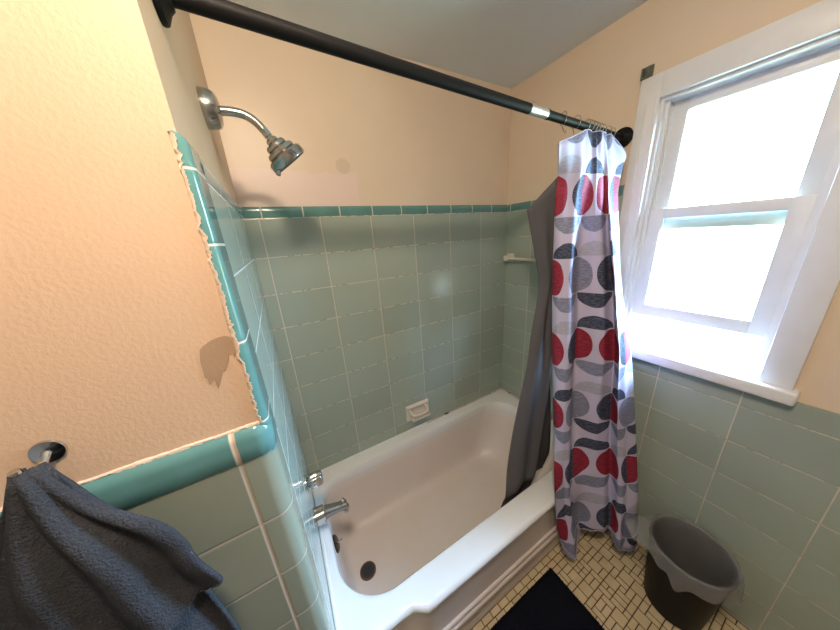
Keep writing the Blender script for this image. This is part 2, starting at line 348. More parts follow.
# tile fields
bm = BM(); box(bm, (-.0, .0, .40), (L, .0075, 1.813)); struct('tile_field', bm, M_TILE_BACK, wall_back)
bm = BM(); box(bm, (-.0075, -.722, 0), (0, 0, 1.813)); struct('tile_field', bm, M_TILE_LEFT, wall_left)
bm = BM()
box(bm, (L, -.684, .0), (L + .0075, 0, 1.813)); box(bm, (L, -1.285, 0), (L + .0075, -.684, 1.075)); box(bm, (L, YF, 0), (L + .0075, -1.285, 1.075))
struct('tile_field', bm, M_TILE_RIGHT, wall_right)
def sweep(bm, path, prof):
    """prof (inward offset from the outer face, z) swept along a plan path of (x, y, nx, ny)"""
    grid(bm, [[Vector((x - nx * o, y - ny * o, z)) for o, z in prof] for x, y, nx, ny in path])
def corner_path(x0, yf, xs, r, y1, n=10):
    P = [(x0, yf, 0, -1), (xs - r - .03, yf, 0, -1)]
    for i in range(n + 1):
        a = -PI / 2 + (PI / 2) * i / n
        P.append((xs - r + r * math.cos(a), yf + r + r * math.sin(a), math.cos(a), math.sin(a)))
    P.append((xs, y1, 1, 0))
    return P
# wainscot of the near wall end, its rounded corner tiles and cap
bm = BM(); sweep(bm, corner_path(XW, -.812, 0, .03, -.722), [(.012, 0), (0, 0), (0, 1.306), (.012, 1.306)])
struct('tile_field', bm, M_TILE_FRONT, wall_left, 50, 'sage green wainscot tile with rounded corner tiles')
prof = [(.002, 1.3055), (0, 1.3075)] + [(.0, 1.335)] + [(.022 * (1 - math.cos(a)), 1.35 + .024 * math.sin(a)) for a in [PI / 2 * i / 8 for i in range(9)]]
bm = BM(); sweep(bm, corner_path(XW, -.8145, .0025, .03, -.764, 12), prof)
cap_tiles = struct('bullnose_trim', bm, M_TRIM_CAP, wall_left, 50, 'dark teal bullnose cap over the wainscot')
# corner post of bullnose tiles
bm = BM(); R = .0145
pp = [(0, -.722), (.0012, -.724)] + [(.0012, -.789)]
for i in range(11):
    a = -PI / 2 * i / 10
    pp.append((.0012 - R + R * math.cos(a), -.789 + R * math.sin(a) * .98))
pp.append((-.0142, -.7995))
rows = [[Vector((x, y, z)) for x, y in pp] for z in (1.30, 1.40, 1.50, 1.60, 1.70, 1.80, 1.845)]
for k in range(1, 7):
    a = PI / 2 * k / 6; c = math.cos(a)
    rows.append([Vector((-.0142 + (x + .0142) * (.15 + .85 * c), y, 1.845 + .016 * math.sin(a))) for x, y in pp])
grid(bm, rows)
struct('bullnose_trim', bm, M_TRIM_POST, wall_left, 50, 'teal bullnose post up the wall corner')
# bullnose rows round the bath
cs = [(0, 0)] + [(.007 + .002 * math.sin(0), .002)] + [(.009, .012), (.009, .026)] + [(.009 - .010 * (1 - math.cos(a)), .026 + .0205 * math.sin(a)) for a in [PI / 2 * i / 6 for i in range(7)]]
def row_trim(name, mk, m, par):
    bm = BM(); grid(bm, mk); return struct(name, bm, m, par, 50)
Z0 = 1.8115
row_trim('bullnose_trim', [[Vector((x, .0075 - o * 1.0, Z0 + h)) for o, h in cs] for x in (0, .5, 1.0, L)], M_TRIM_BACK, wall_back)
row_trim('bullnose_trim', [[Vector((-.0075 + o, y, Z0 + h)) for o, h in cs] for y in (0, -.4, -.724)], M_TRIM_LEFT, wall_left)
row_trim('bullnose_trim', [[Vector((L + .0075 - o, y, Z0 + h)) for o, h in cs] for y in (0, -.4, -.684)], M_TRIM_RIGHT, wall_right)
# ragged plaster along the trims, bared patch
bm = BM(); random.seed(3)
zs = [1.372 + .0022 * i for i in range(222)]
A = []; jag = 0
for z in zs:
    jag = .6 * jag + random.gauss(0, .0011)
    wv = .0025 + random.random() * .0015 + .0012 * math.sin(z * 31) * math.sin(z * 11)
    A.append([Vector((-.0105 + jag, -.8000, z)), Vector((-.0108 + jag, -.8046, z)), Vector((-.0125 + jag - wv * .6, -.8040, z)), Vector((-.0135 - wv, -.7998, z))])
grid(bm, A)
A = []; jag = 0
for i in range(420):
    x = -.014 - .0029 * i
    jag = .6 * jag + random.gauss(0, .0009)
    wv = .002 + random.random() * .0015 + .001 * math.sin(x * 60) * math.sin(x * 23)
    A.append([Vector((x, -.8000, 1.3715 + jag)), Vector((x, -.8040, 1.3718 + jag)), Vector((x, -.8034, 1.3735 + wv * .6)), Vector((x, -.7998, 1.3735 + wv))])
grid(bm, A)
struct('plaster_edge', bm, M_PLASTER, wall_left, 60, 'ragged pale plaster edge along the teal trim')
patch = [(-0.0639, 1.5416), (-0.0584, 1.5469), (-0.0464, 1.554), (-0.036, 1.5572), (-0.0261, 1.558), (-0.019, 1.5538), (-0.0175, 1.5455), (-0.0175, 1.5216), (-0.0219, 1.5145), (-0.0226, 1.5234), (-0.0275, 1.5224), (-0.0322, 1.5103), (-0.0398, 1.494), (-0.0427, 1.4975), (-0.0469, 1.4876), (-0.0574, 1.4632), (-0.0588, 1.4868), (-0.0622, 1.4804), (-0.0669, 1.4758), (-0.0672, 1.4885), (-0.0698, 1.492), (-0.069, 1.5052), (-0.0682, 1.5217)]
bm = BM(); prism(bm, patch, 1, -.8009, -.7995); struct('bared_patch', bm, M_BROWN, wall_left, 30, 'brown patch where the paint came off')

# floor: mosaic of squares and oblongs in one slab
M_GROUTF = mat('brown_floor_grout', (.075, .04, .022), .85)
M_MOSAIC = mat('beige_mosaic_tile', (.50, .40, .25), .35)
vec, x, y, z = coords(M_MOSAIC)
setin(M_MOSAIC, 'Base Color', mixc(M_MOSAIC, wnoise(M_MOSAIC, (x / .052).floor(), (y / .052).floor()) * .5 + noise(M_MOSAIC, vec, 8, 4) * .5, (.55, .44, .27), (.70, .58, .38)))
fl = BM(); box(fl, (XW, YF, -.08), (1.53, 0, 0))
nf = len(fl.faces); U = .0262; gp = .0034; NX, NY = 14, 12
random.seed(11)
occ = [[False] * NY for _ in range(NX)]; cells = []
def fits(i, j, a, b): return all(not occ[(i + p) % NX][(j + q) % NY] for p in range(a) for q in range(b))
for j in range(NY):
    for i in range(NX):
        if occ[i][j]: continue
        for a, b in random.choice([[(2, 2), (1, 2), (2, 1)], [(2, 2), (1, 2), (2, 1)], [(1, 2), (2, 1), (2, 2)], [(2, 1), (1, 2)], [(2, 1), (2, 2)], [(1, 1)]]) + [(1, 1)]:
            if fits(i, j, a, b):
                for p in range(a):
                    for q in range(b): occ[(i + p) % NX][(j + q) % NY] = True
                cells.append((i, j, a, b)); break
def ftile(x0, y0, x1, y1, h=.0022, e=.0016):
    b = [fl.verts.new((x, y, 0)) for x, y in ((x0, y0), (x1, y0), (x1, y1), (x0, y1))]
    t = [fl.verts.new((x, y, h)) for x, y in ((x0 + e, y0 + e), (x1 - e, y0 + e), (x1 - e, y1 - e), (x0 + e, y1 - e))]
    fl.faces.new(t)
    for k in range(4): fl.faces.new((b[k], b[(k + 1) % 4], t[(k + 1) % 4], t[k]))
y = -.829
k = 0
while .25 + k * .0524 < 1.50:   # border row along the bath
    ftile(.25 + k * .0524 + gp / 2, -.829 + gp / 2, .25 + (k + 1) * .0524 - gp / 2, -.8035); k += 1
for bx in range(5):
    for by in range(6):
        for i, j, a, b in cells:
            x0 = 1.518 - (bx * NX + i + a) * U; y1 = -.829 - (by * NY + j) * U
            if x0 < -.05 or y1 - b * U < YF: continue
            ftile(x0 + gp / 2, y1 - b * U + gp / 2, x0 + a * U - gp / 2, y1 - gp / 2)
for i, f in enumerate(fl.faces): f.material_index = 0 if i < nf else 1
floor = struct('floor', fl, [M_GROUTF, M_MOSAIC], None, None)

# window in the right wall
win = bpy.data.objects.new('window_1', None); COL.objects.link(win); win['kind'] = 'structure'; win.location = (1.528, -.98, WZ0)
def wpart(name, f, m=M_WHITE):
    bm = BM(); f(bm); o = part(name, bm, m, win, 30); o['kind'] = 'structure'; return o
def casing(bm):
    box(bm, (1.506, -.756, 1.10), (1.5285, -.684, 2.235), .003); box(bm, (1.506, -1.28, 1.10), (1.5285, -1.206, 2.235), .003)
    box(bm, (1.5055, -1.206, 2.150), (1.5285, -.756, 2.235), .003)
    for q in (-.712, -.742):
        box(bm, (1.5025, q - .006, 1.10), (1.508, q, 2.15), .002)
wpart('casing', casing)
wpart('window_stool', lambda bm: box(bm, (1.474, -1.295, 1.072), (1.66, -.672, 1.119), .008, 3))
def jamb(bm):
    box(bm, (1.528, -.7655, 1.115), (1.66, -.752, 2.155)); box(bm, (1.528, -1.21, 1.115), (1.66, -1.196, 2.155)); box(bm, (1.528, -1.196, 2.14), (1.66, -.7655, 2.155))
    for xx in (1.548, 1.584, 1.62):
        box(bm, (xx, -.777, 1.115), (xx + .008, -.7655, 2.14)); box(bm, (xx, -1.196, 1.115), (xx + .008, -1.185, 2.14))
wpart('window_frame', jamb)
def sash(x0, z0, z1):
    def f(bm):
        box(bm, (x0, -.822, z0), (x0 + .026, -.777, z1), .002); box(bm, (x0, -1.185, z0), (x0 + .026, -1.140, z1), .002)
        box(bm, (x0, -1.140, z0), (x0 + .026, -.822, z0 + .052), .002); box(bm, (x0, -1.140, z1 - .04), (x0 + .026, -.822, z1), .002)
    return f
s1 = wpart('sash', sash(1.557, 1.265, 1.74)); s2 = wpart('sash', sash(1.593, 1.655, 2.14))
def pane(par, x, z0, z1):
    bm = BM(); box(bm, (x, -1.142, z0), (x + .003, -.820, z1)); o = part('pane', bm, M_GLASS, par, None); o['kind'] = 'structure'
pane(s1, 1.568, 1.315, 1.702); pane(s2, 1.604, 1.705, 2.102)
def screenf(bm):
    box(bm, (1.628, -.80, 1.116), (1.640, -.777, 1.70)); box(bm, (1.628, -1.185, 1.116), (1.640, -1.16, 1.70)); box(bm, (1.628, -1.16, 1.116), (1.640, -.80, 1.145))
wpart('screen_frame', screenf)

# ceiling lamp (above the camera)
lamp = thing('ceiling_lamp', 'round white ceiling lamp above the bathroom floor', 'lamp', (.06, -1.30, ZC))
bm = BM(); lathe(bm, (.06, -1.30, ZC), (0, 0, -1), [(.0, 0), (.10, 0), (.10, .012), (.09, .02), (0, .02)], 40, cap=False); part('base', bm, M_WHITE, lamp)
M_GLOW = mat('lit_opal_glass', (.9, .85, .75), .4); bsdf(M_GLOW).inputs['Emission Color'].default_value = (1, .80, .60, 1); bsdf(M_GLOW).inputs['Emission Strength'].default_value = LAMP
bm = BM(); lathe(bm, (.06, -1.30, ZC - .02), (0, 0, -1), [(.08, 0)] + [(.09 * math.cos(a), .01 + .06 * math.sin(a)) for a in [PI / 2 * i / 8 for i in range(9)]], 32); part('lamp_shade', bm, M_GLOW, lamp)

# ------------------------------------------------------------------ bathtub
NARC, NS = 12, 36
def rrect(x0, x1, y0, y1, r, z, r2=None, rb=None):
    """closed loop, same point count for every size: starts on the front side going +x"""
    P = []
    rs = [r, r2 or r, r2 or r, rb or r]            # front-left, front-right, back-right, back-left
    C = [(x0 + rs[0], y0 + rs[0]), (x1 - rs[1], y0 + rs[1]), (x1 - rs[2], y1 - rs[2]), (x0 + rs[3], y1 - rs[3])]
    for s in range(4):
        c = C[s]; rr = rs[s]; a0 = PI + s * PI / 2
        for i in range(NARC):
            a = a0 + PI / 2 * i / NARC
            P.append(Vector((c[0] + rr * math.cos(a), c[1] + rr * math.sin(a), z)))
        e0 = Vector((c[0] + rr * math.cos(a0 + PI / 2), c[1] + rr * math.sin(a0 + PI / 2), z))
        c2 = C[(s + 1) % 4]; r3 = rs[(s + 1) % 4]
        e1 = Vector((c2[0] + r3 * math.cos(a0 + PI / 2), c2[1] + r3 * math.sin(a0 + PI / 2), z))
        for i in range(NS): P.append(e0.lerp(e1, i / NS))
    return P
def front_y(x):
    return -.785 - .033 * smoothstep(.245, .30, x) + .033 * smoothstep(1.30, 1.36, x)
ZR = .427
def outer(dy, z, inset=.0):
    P = rrect(.002 + inset, L - .002 - inset, -.785, -.002 - inset, .004, z)
    for i, q in enumerate(P):
        if q.y < -.7:
            P[i] = Vector((q.x, front_y(q.x) + dy, q.z))
    return P
loops = []
# inside of the basin, bottom to rim (drain end on the left, sloping back rest on the right)
loops.append(rrect(.16, .95, -.47, -.30, .06, .066, .07))
loops.append(rrect(.12, 1.10, -.56, -.20, .10, .068, .13))
loops.append(rrect(.098, 1.17, -.60, -.165, .11, .076, .15))
loops.append(rrect(.083, 1.22, -.622, -.145, .12, .098, .17))
loops.append(rrect(.070, 1.27, -.632, -.132, .15, .14, .18, .11))
loops.append(rrect(.060, 1.33, -.652, -.115, .17, .23, .19, .11))
loops.append(rrect(.052, 1.38, -.673, -.100, .18, .33, .19, .10))
loops.append(rrect(.047, 1.405, -.687, -.092, .185, .39, .18, .095))
loops.append(rrect(.044, 1.418, -.696, -.087, .19, .415, .17, .09))
loops.append(rrect(.039, 1.424, -.702, -.083, .19, .4245, .17, .09))
loops.append(rrect(.032, 1.434, -.712, -.075, .19, ZR + .0005, .17, .09))
loops.append(outer(.035, ZR, .010))
loops.append(outer(.022, ZR - .0005, .004))
for dy, z in ((.012, .4245), (.004, .418), (.0, .408), (.001, .397), (.006, .388), (.014, .381), (.019, .372), (.021, .36),
              (.022, .20), (.022, .172), (.015, .168), (.012, .163), (.012, .152), (.018, .147), (.021, .143), (.021, .132), (.013, .128), (.009, .122), (.009, .110), (.014, .104), (.017, .10), (.017, .04), (.017, .0)):
    loops.append(outer(dy, z))
bm = BM(); V = grid(bm, loops, True); bm.faces.new(V[0])
tub = thing('bathtub', 'white enamel bathtub built in between the tiled walls', 'bathtub', (.76, -.40, 0))
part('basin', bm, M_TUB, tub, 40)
bm = BM()
DR = Vector((.170, -.393, .0688))
lathe(bm, DR, (0, 0, 1), [(.041, -.001), (.041, .0012), (.034, .0016)], 36, cap=False)
ring = part('drain', bm, M_RUSTRING, tub)
bm = BM(); lathe(bm, DR, (0, 0, 1), [(.034, .0012), (.034, .0035), (.028, .0045), (.025, .002), (.022, .002), (.021, .004), (.012, .0048), (.011, .0015), (.004, .0015), (.003, .006), (0, .006)], 36, cap=False)
o = obj('drain_strainer', bm, M_DARK, None); o.parent = ring
for v in o.data.vertices: v.co -= wloc(ring)
o['label'] = 'dark drain strainer'
bm = BM(); OV = Vector((.055, -.372, .345)); OD = Vector((1, -.16, .30)).normalized()
lathe(bm, OV, OD, [(.037, -.006), (.037, .002), (.033, .006), (.02, .0085), (0, .009)], 36, cap=False)
ovf = part('overflow_plate', bm, M_DCHROME, tub); ovf['label'] = 'round overflow plate'
bm = BM(); tube(bm, [OV + Vector(q) for q in ((.007, 0, 0), (.018, 0, .001), (.026, 0, .006), (.031, 0, .008))], [.0035, .003, .003, .0042], 10)
o = obj('trip_lever', bm, M_CHROME, None); o.parent = ovf
for v in o.data.vertices: v.co -= wloc(ovf)
# caulk where rim meets tile
bm = BM()
for a, b in (((.001, -.012, ZR - .003), (L - .001, -.0005, ZR + .007)), ((.0005, -.778, ZR - .003), (.013, -.012, ZR + .009)), ((L - .012, -.78, ZR - .003), (L - .0005, -.012, ZR + .007))):
    box(bm, a, b, .003)
M_CAULK_B = mat('stained_caulk', (.66, .58, .52), .5)
vec, x, y, z = coords(M_CAULK_B); k = noise(M_CAULK_B, vec, 22, 4, .65).ss(.55, .66) * x.gt(.02)
setin(M_CAULK_B, 'Base Color', mixc(M_CAULK_B, k, mixc(M_CAULK_B, x.lt(.02), (.62, .53, .47), (.80, .80, .80)), MOULD))
part('caulk_bead', bm, M_CAULK_B, tub)

# ------------------------------------------------------------------ taps on the faucet wall
FY = -.362
sh = thing('overhead_shower', 'chrome shower head on a curved arm above the teal tile line', 'shower', (0, FY, 2.05))
bm = BM(); lathe(bm, (-.012, FY, 2.052), (1, 0, 0), [(0, 0), (.044, 0), (.0455, .004), (.044, .026), (.040, .035), (.030, .041), (.016, .043), (0, .043)], 40, cap=False); e = part('escutcheon', bm, M_CHROME_D, sh)
arm = crom([(.02, FY, 2.052), (.055, FY, 2.054), (.085, FY, 2.050), (.108, FY, 2.036), (.126, FY, 2.014)], 6)
bm = BM(); tube(bm, arm, .0112, 16); part('shower_arm', bm, M_CHROME_D, sh)
ax = Vector((.597, .078, -.797)).normalized(); HB = Vector((.1225, FY, 2.019))
axn = Vector((.52, -.03, -.85)).normalized()
bm = BM(); lathe(bm, HB, axn, [(0, 0), (.0125, 0), (.0125, .018), (.0105, .020), (.0105, .026)], 6); part('swivel_nut', bm, M_CHROME_D, sh, 25)
H0 = HB + axn * .024
bm = BM(); lathe(bm, H0, ax, [(0.0, 0.0), (0.0142, 0.0), (0.0174, 0.0044), (0.0174, 0.0098), (0.0153, 0.012), (0.0283, 0.0136), (0.0316, 0.018), (0.0322, 0.0251), (0.0294, 0.0283), (0.0403, 0.03), (0.0441, 0.0349), (0.0447, 0.0414), (0.042, 0.0447), (0.0523, 0.0469), (0.0561, 0.0512), (0.0572, 0.0687), (0.0556, 0.073), (0.0518, 0.0741)], 48, cap=False)
hd = part('spray_head', bm, M_CHROME_D, sh, 28)
bm = BM(); lathe(bm, H0, ax, [(.052, .0725), (.051, .0705), (.033, .069), (.032, .071), (0, .072)], 40, cap=False)
d, u, v = frame_of(ax)
for r, n in ((.041, 26), (.034, 20), (.022, 12), (.013, 8)):
    for i in range(n):
        a = 2 * PI * i / n; q = H0 + ax * (.0685 if r > .03 else .070) + (u * math.cos(a) + v * math.sin(a)) * r
        lathe(bm, q, ax, [(.0021, 0), (.0018, .005), (0, .0056)], 6, cap=False)
fp = part('spray_face', bm, M_NOZZLE, sh); fp['label'] = 'grey face plate set with nozzles'
bm = BM(); q = H0 + ax * .067 + Vector((-.62, -.45, -.52)).normalized() * .052
lathe(bm, q, (-.25, -.1, -1), [(.0, 0), (.0045, .0), (.0045, .010), (.0065, .012), (.0065, .019), (0, .021)], 14, cap=False); part('spray_lever', bm, M_NOZZLE, sh)

kn = thing('bath_tap_knob', 'chrome fluted tap knob on the tile above the tub spout', 'tap', (0, FY, .745))
bm = BM(); lathe(bm, (0, FY, .745), (1, 0, 0), [(0, 0), (.036, 0), (.036, .004), (.028, .010), (.0, .010)], 40, cap=False); part('escutcheon', bm, M_CHROME, kn)
bm = BM(); fl_ = lambda a, t: 1 + (.07 * math.cos(8 * a) if .016 < t < .066 else 0)
lathe(bm, (0, FY, .745), (1, 0, 0), [(0, .008), (.020, .008), (.022, .017), (.028, .020), (.029, .040), (.027, .058), (.023, .064), (.012, .067), (0, .067)], 64, fl_, cap=False); part('knob', bm, M_CHROME, kn, 50)
sp = thing('tub_spout', 'chrome tub spout with a diverter pin reaching over the bathtub', 'spout', (0, FY, .553))
def spout(bm):
    rows = []
    for t, cz, ry, rz in ((0, .546, .038, .039), (.004, .546, .038, .039), (.006, .546, .0345, .0365), (.040, .545, .0335, .0355), (.044, .5465, .0275, .0275), (.048, .547, .0265, .026), (.085, .541, .022, .020), (.112, .536, .0195, .0165), (.114, .535, .0215, .0195), (.136, .531, .0215, .0195), (.139, .530, .019, .017)):
        rows.append([Vector((t, FY + ry * math.copysign(abs(math.cos(a)) ** .8, math.cos(a)), cz + rz * math.copysign(abs(math.sin(a)) ** .8, math.sin(a)))) for a in [2 * PI * i / 32 for i in range(32)]])
    V = grid(bm, rows, True); bm.faces.new(V[0]); bm.faces.new(V[-1])
bm = BM(); spout(bm); part('spout_body', bm, M_CHROME_D, sp, 40)
bm = BM(); lathe(bm, (.126, FY, .516), (.10, 0, -1), [(.0195, -.004), (.0195, .012), (.0165, .012), (.0155, .004), (0, .004)], 28, cap=False); part('spout_lip', bm, M_CHROME, sp)
bm = BM(); lathe(bm, (.125, FY, .549), (0, 0, 1), [(0, 0), (.004, 0), (.004, .012), (.0075, .013), (.0075, .019), (0, .021)], 16, cap=False); part('diverter_pin', bm, M_CHROME_D, sp)

# soap dish
sd = thing('soap_dish', 'white porcelain soap dish with a grab bar on the back wall', 'soap dish', (.715, 0, .505))
bm = BM()
sx0, sx1, sz0, sz1 = .632, .804, .508, .620
fr = [(0, 0), (-.013, .003), (-.020, .008), (-.020, .015), (-.004, .020), (-.0025, .022)]
rows = []
def rl(i, y):
    return [Vector((sx0 + i, y, sz0 + i)), Vector((sx1 - i, y, sz0 + i)), Vector((sx1 - i, y, sz1 - i)), Vector((sx0 + i, y, sz1 - i))]
V = grid(bm, [rl(i, y) for y, i in fr], True); bm.faces.new(V[-1])
part('back_plate', bm, M_PORC, sd, 50)
bm = BM(); box(bm, (.652, -.060, .524), (.784, -.002, .536), .004); box(bm, (.652, -.062, .53), (.784, -.054, .546), .003); part('dish_tray', bm, M_PORC, sd)
bm = BM(); pts = crom([(.660, -.002, .585), (.662, -.034, .572), (.672, -.052, .566), (.692, -.055, .566), (.744, -.055, .566), (.764, -.052, .566), (.774, -.034, .572), (.776, -.002, .585)], 5)
tube(bm, pts, .0095, 14); part('grab_bar', bm, M_PORC, sd)

# towel bar inside the bath on the window wall
tb = thing('towel_bar', 'ivory towel bar on the tiled wall behind the grey liner', 'towel bar', (L, -.33, 1.507))
for y in (-.045, -.615):
    bm = BM(); box(bm, (L - .012, y - .03, 1.478), (L + .001, y + .03, 1.538), .005); box(bm, (L - .058, y - .018, 1.488), (L - .010, y + .018, 1.527), .006, 3); part('bracket', bm, M_PORC, tb)
bm = BM(); tube(bm, [(L - .042, -.05, 1.507), (L - .042, -.61, 1.507)], .0095, 16); part('bar', bm, M_BARCOL, tb)

# ------------------------------------------------------------------ curtain rod
RA, RB = Vector((-.006, -.661, 2.098)), Vector((1.526, -.6365, 2.0505))
rd = (RB - RA).normalized()
def on_rod(x): return RA + rd * ((x - RA.x) / rd.x)
rod = thing('curtain_rod', 'black tension rod spanning the bath below the ceiling', 'curtain rod', on_rod(.76))
bm = BM(); tube(bm, [on_rod(.012), on_rod(.906)], .0147, 24); part('outer_tube', bm, M_BLACK, rod)
bm = BM(); tube(bm, [on_rod(.90), on_rod(1.505)], .0138, 24); tube(bm, [on_rod(.985), on_rod(.994)], .0155, 24); part('inner_tube', bm, M_BLACK, rod)
for x, s in ((-.0065, 1), (1.5265, -1)):
    bm = BM(); lathe(bm, on_rod(x), rd * s, [(0, 0), (.041, 0), (.042, .004), (.040, .009), (.026, .016), (.020, .022), (.0, .022)], 40, cap=False); part('end_cap', bm, M_BLACK, rod)
bm = BM(); lathe(bm, on_rod(.895), rd, [(.0153, 0), (.0155, .012), (.0150, .016), (.0148, .075), (.0152, .088), (.0139, .088)], 28, cap=False)
P0 = on_rod(.897) + Vector((0, -.004, .0175)); grid(bm, [[P0 + Vector((a, -.006 + b * .012, .010 * (1 - abs(a) / .03) * b + .002)) for b in (0, .5, 1)] for a in (-.012, 0, .012, .02)])
o = part('foil_label', bm, M_FOIL, rod); o['label'] = 'torn silver label where the rod telescopes'

# ------------------------------------------------------------------ cloth
def cloth_grid(ctrl, mu, mv):
    """control rows -> fine rows (spline along the cloth, then down the cloth)"""
    R1 = [crom(r, mu) for r in ctrl]
    cols = list(zip(*R1))
    C1 = [crom(c, mv) for c in cols]
    return [list(r) for r in zip(*C1)]
def M_curtain():
    m = mat('printed_curtain_cloth', (.8, .8, .8), .75, 0, .25)
    T = m.node_tree
    uvn = T.nodes.new('ShaderNodeUVMap'); sp = T.nodes.new('ShaderNodeSeparateXYZ'); T.links.new(uvn.outputs[0], sp.inputs[0])
    u = X(T, sp.outputs[0]); v = X(T, sp.outputs[1])
    ci = u.floor().mod(2.0); p = (v / 2.0).floor().mod(2.0)          # odd cell = 1
    fv = v.frac(); low = v.mod(2.0).gt(1.0)                           # 0: half-moons left and right, 1: bowls and domes
    fu = u.frac()
    dl = fu; dr = fu.inv()
    dx = dl.mn(dr); left = fu.lt(.5)
    dy = fv - .5
    inD = ((dx / .43) * (dx / .43) + (dy / .475) * (dy / .475)).lt(1.0)
    cx = fu - .5
    inB = ((cx / .475) * (cx / .475) + (fv / .40) * (fv / .40)).lt(1.0)
    w2 = fv.inv()
    inO = ((cx / .475) * (cx / .475) + (w2 / .38) * (w2 / .38)).lt(1.0)
    ink = inD * low.inv() + (inB.mx(inO)) * low
    # colour number: 0 red 1 navy 2 grey 3 pale grey
    def sel(c, a, b): return c * a + c.inv() * b if isinstance(a, X) or isinstance(b, X) else c * (a - b) + b
    one = ci * 0.0
    d_odd = sel(p, sel(left, 2.0, 1.0), one)
    d_even = sel(left, one, sel(p, 2.0, 1.0))
    b_odd = sel(p, 1.0, 2.0); b_even = one + 2.0
    o_odd = sel(p, 1.0, 3.0); o_even = sel(p, 3.0, 1.0)
    cD = sel(ci, d_odd, d_even); cB = sel(ci, b_odd, b_even); cO = sel(ci, o_odd, o_even)
    num = low.inv() * cD + low * (inB * cB + inB.inv() * cO)
    cc = T.nodes.new('ShaderNodeCombineXYZ'); T.links.new(u.v, cc.inputs[0]); T.links.new(v.v, cc.inputs[1])
    th = noise(m, cc.outputs[0], 5, 3, .7, (1.2, 7, 1)).ss(.38, .68); th2 = noise(m, cc.outputs[0], 9, 2, .5, (5, 1.5, 1)).ss(.35, .7)
    thr = th * .7 + th2 * .3
    W = (.55, .51, .68)
    red = mixc(m, thr, (.23, .012, .028), (.36, .05, .09)); navy = mixc(m, thr, (.022, .028, .06), (.13, .145, .21))
    gry = mixc(m, thr, (.165, .175, .27), (.33, .34, .47)); pal = mixc(m, thr, (.36, .355, .46), (.50, .485, .61))
    c = mixc(m, num.gt(.5), red, navy); c = mixc(m, num.gt(1.5), c, gry); c = mixc(m, num.gt(2.5), c, pal)
    c = mixc(m, ink, W, c)
    setin(m, 'Base Color', c)
    tr = T.nodes.new('ShaderNodeBsdfTranslucent'); T.links.new(c, tr.inputs['Color'])
    ms = T.nodes.new('ShaderNodeMixShader'); ms.inputs[0].default_value = .08
    T.links.new(bsdf(m).outputs[0], ms.inputs[1]); T.links.new(tr.outputs[0], ms.inputs[2]); T.links.new(ms.outputs[0], T.nodes['Material Output'].inputs[0])
    bump(m, thr, .0006, .4)
    return m
MU, MV = 7, 5
rows = cloth_grid(CURTAIN, MU, MV)
# short vertical creases so the panels do not read as ironed flat
for i, r in enumerate(rows):
    t = i / len(rows)
    for j, q in enumerate(r):
        r[j] = q + Vector((.004 * math.sin(j * .41 + 2.1 * t), .005 * math.sin(j * .63 + 4 * t) * math.sin(5 * t + j * .2), 0))
bm = BM(); V = grid(bm, rows)
uvl = bm.loops.layers.uv.new('cloth')
uv_of = {}
for i, r in enumerate(rows):
    for j, q in enumerate(r):
        a, b = divmod(j, MU); a = min(a, len(CURTAIN_U) - 1); b2 = CURTAIN_U[min(a + 1, len(CURTAIN_U) - 1)]
        uu = CURTAIN_U[a] + (b2 - CURTAIN_U[a]) * b / MU
        uv_of[V[i][j]] = (uu + 1 + 1, (2.039 - q.z) / .155 - 1 + 4)
for f in bm.faces:
    for lp in f.loops: lp[uvl].uv = uv_of[lp.vert]
hemline = [q.copy() for q in rows[-1]]
M_CUR = M_curtain()
ctop = [q.copy() for q in rows[0]]
cur = obj('shower_curtain', bm, M_CUR, None, 80); solidify(cur, .0012)
tag(cur, 'white shower curtain printed with red, navy and grey half circles', 'shower curtain')
bm = BM(); tube(bm, hemline, .0022, 8); obj('hem', bm, M_CUR, cur, 60)
bm = BM(); tube(bm, ctop, .002, 8); obj('top_hem', bm, M_CUR, cur, 60)

M_LIN = mat('grey_liner_cloth', (.115, .108, .112), .85, 0, .1)
vec, *_ = coords(M_LIN); bump(M_LIN, noise(M_LIN, vec, 40, 3), .002, .35)
rows = cloth_grid(LINER, 8, 5)
bm = BM(); V = grid(bm, rows)
lin = obj('shower_liner', bm, M_LIN, None, 80); solidify(lin, .0012)
tag(lin, 'plain dark grey shower liner hanging inside the bathtub', 'shower liner')

# curtain hooks: one built, the rest copied
def hook_bm():
    bm = BM()
    pts = [Vector((0, .0215 * math.sin(a), .004 + .0215 * math.cos(a))) for a in [math.radians(-165 + 15 * k) for k in range(22)]]
    pts += [Vector((.001, .005, -.030)), Vector((.001, -.002, -.044)), Vector((.002, -.008, -.050)), Vector((.002, -.012, -.046)), Vector((.002, -.012, -.040))]
    tube(bm, pts, .0012, 8); return bm
hk = obj('curtain_hook', hook_bm(), M_WIRE, None, 60)
hxs = [1.085, 1.165, 1.235, 1.25, 1.275, 1.295, 1.325, 1.345, 1.395, 1.43]
for i, x in enumerate(hxs):
    o = hk if i == 0 else hk.copy()
    if i: COL.objects.link(o)
    o.location = on_rod(x); o.rotation_euler = (random.uniform(-.25, .25), 0, random.uniform(-.5, .5))
    tag(o, 'thin steel wire hook bunched among others on the curtain rod', 'curtain hook', 'wire hooks on the curtain rod')
hk['label'] = 'thin steel wire hook on the rod, farthest left of the hooks'; del hk['group']

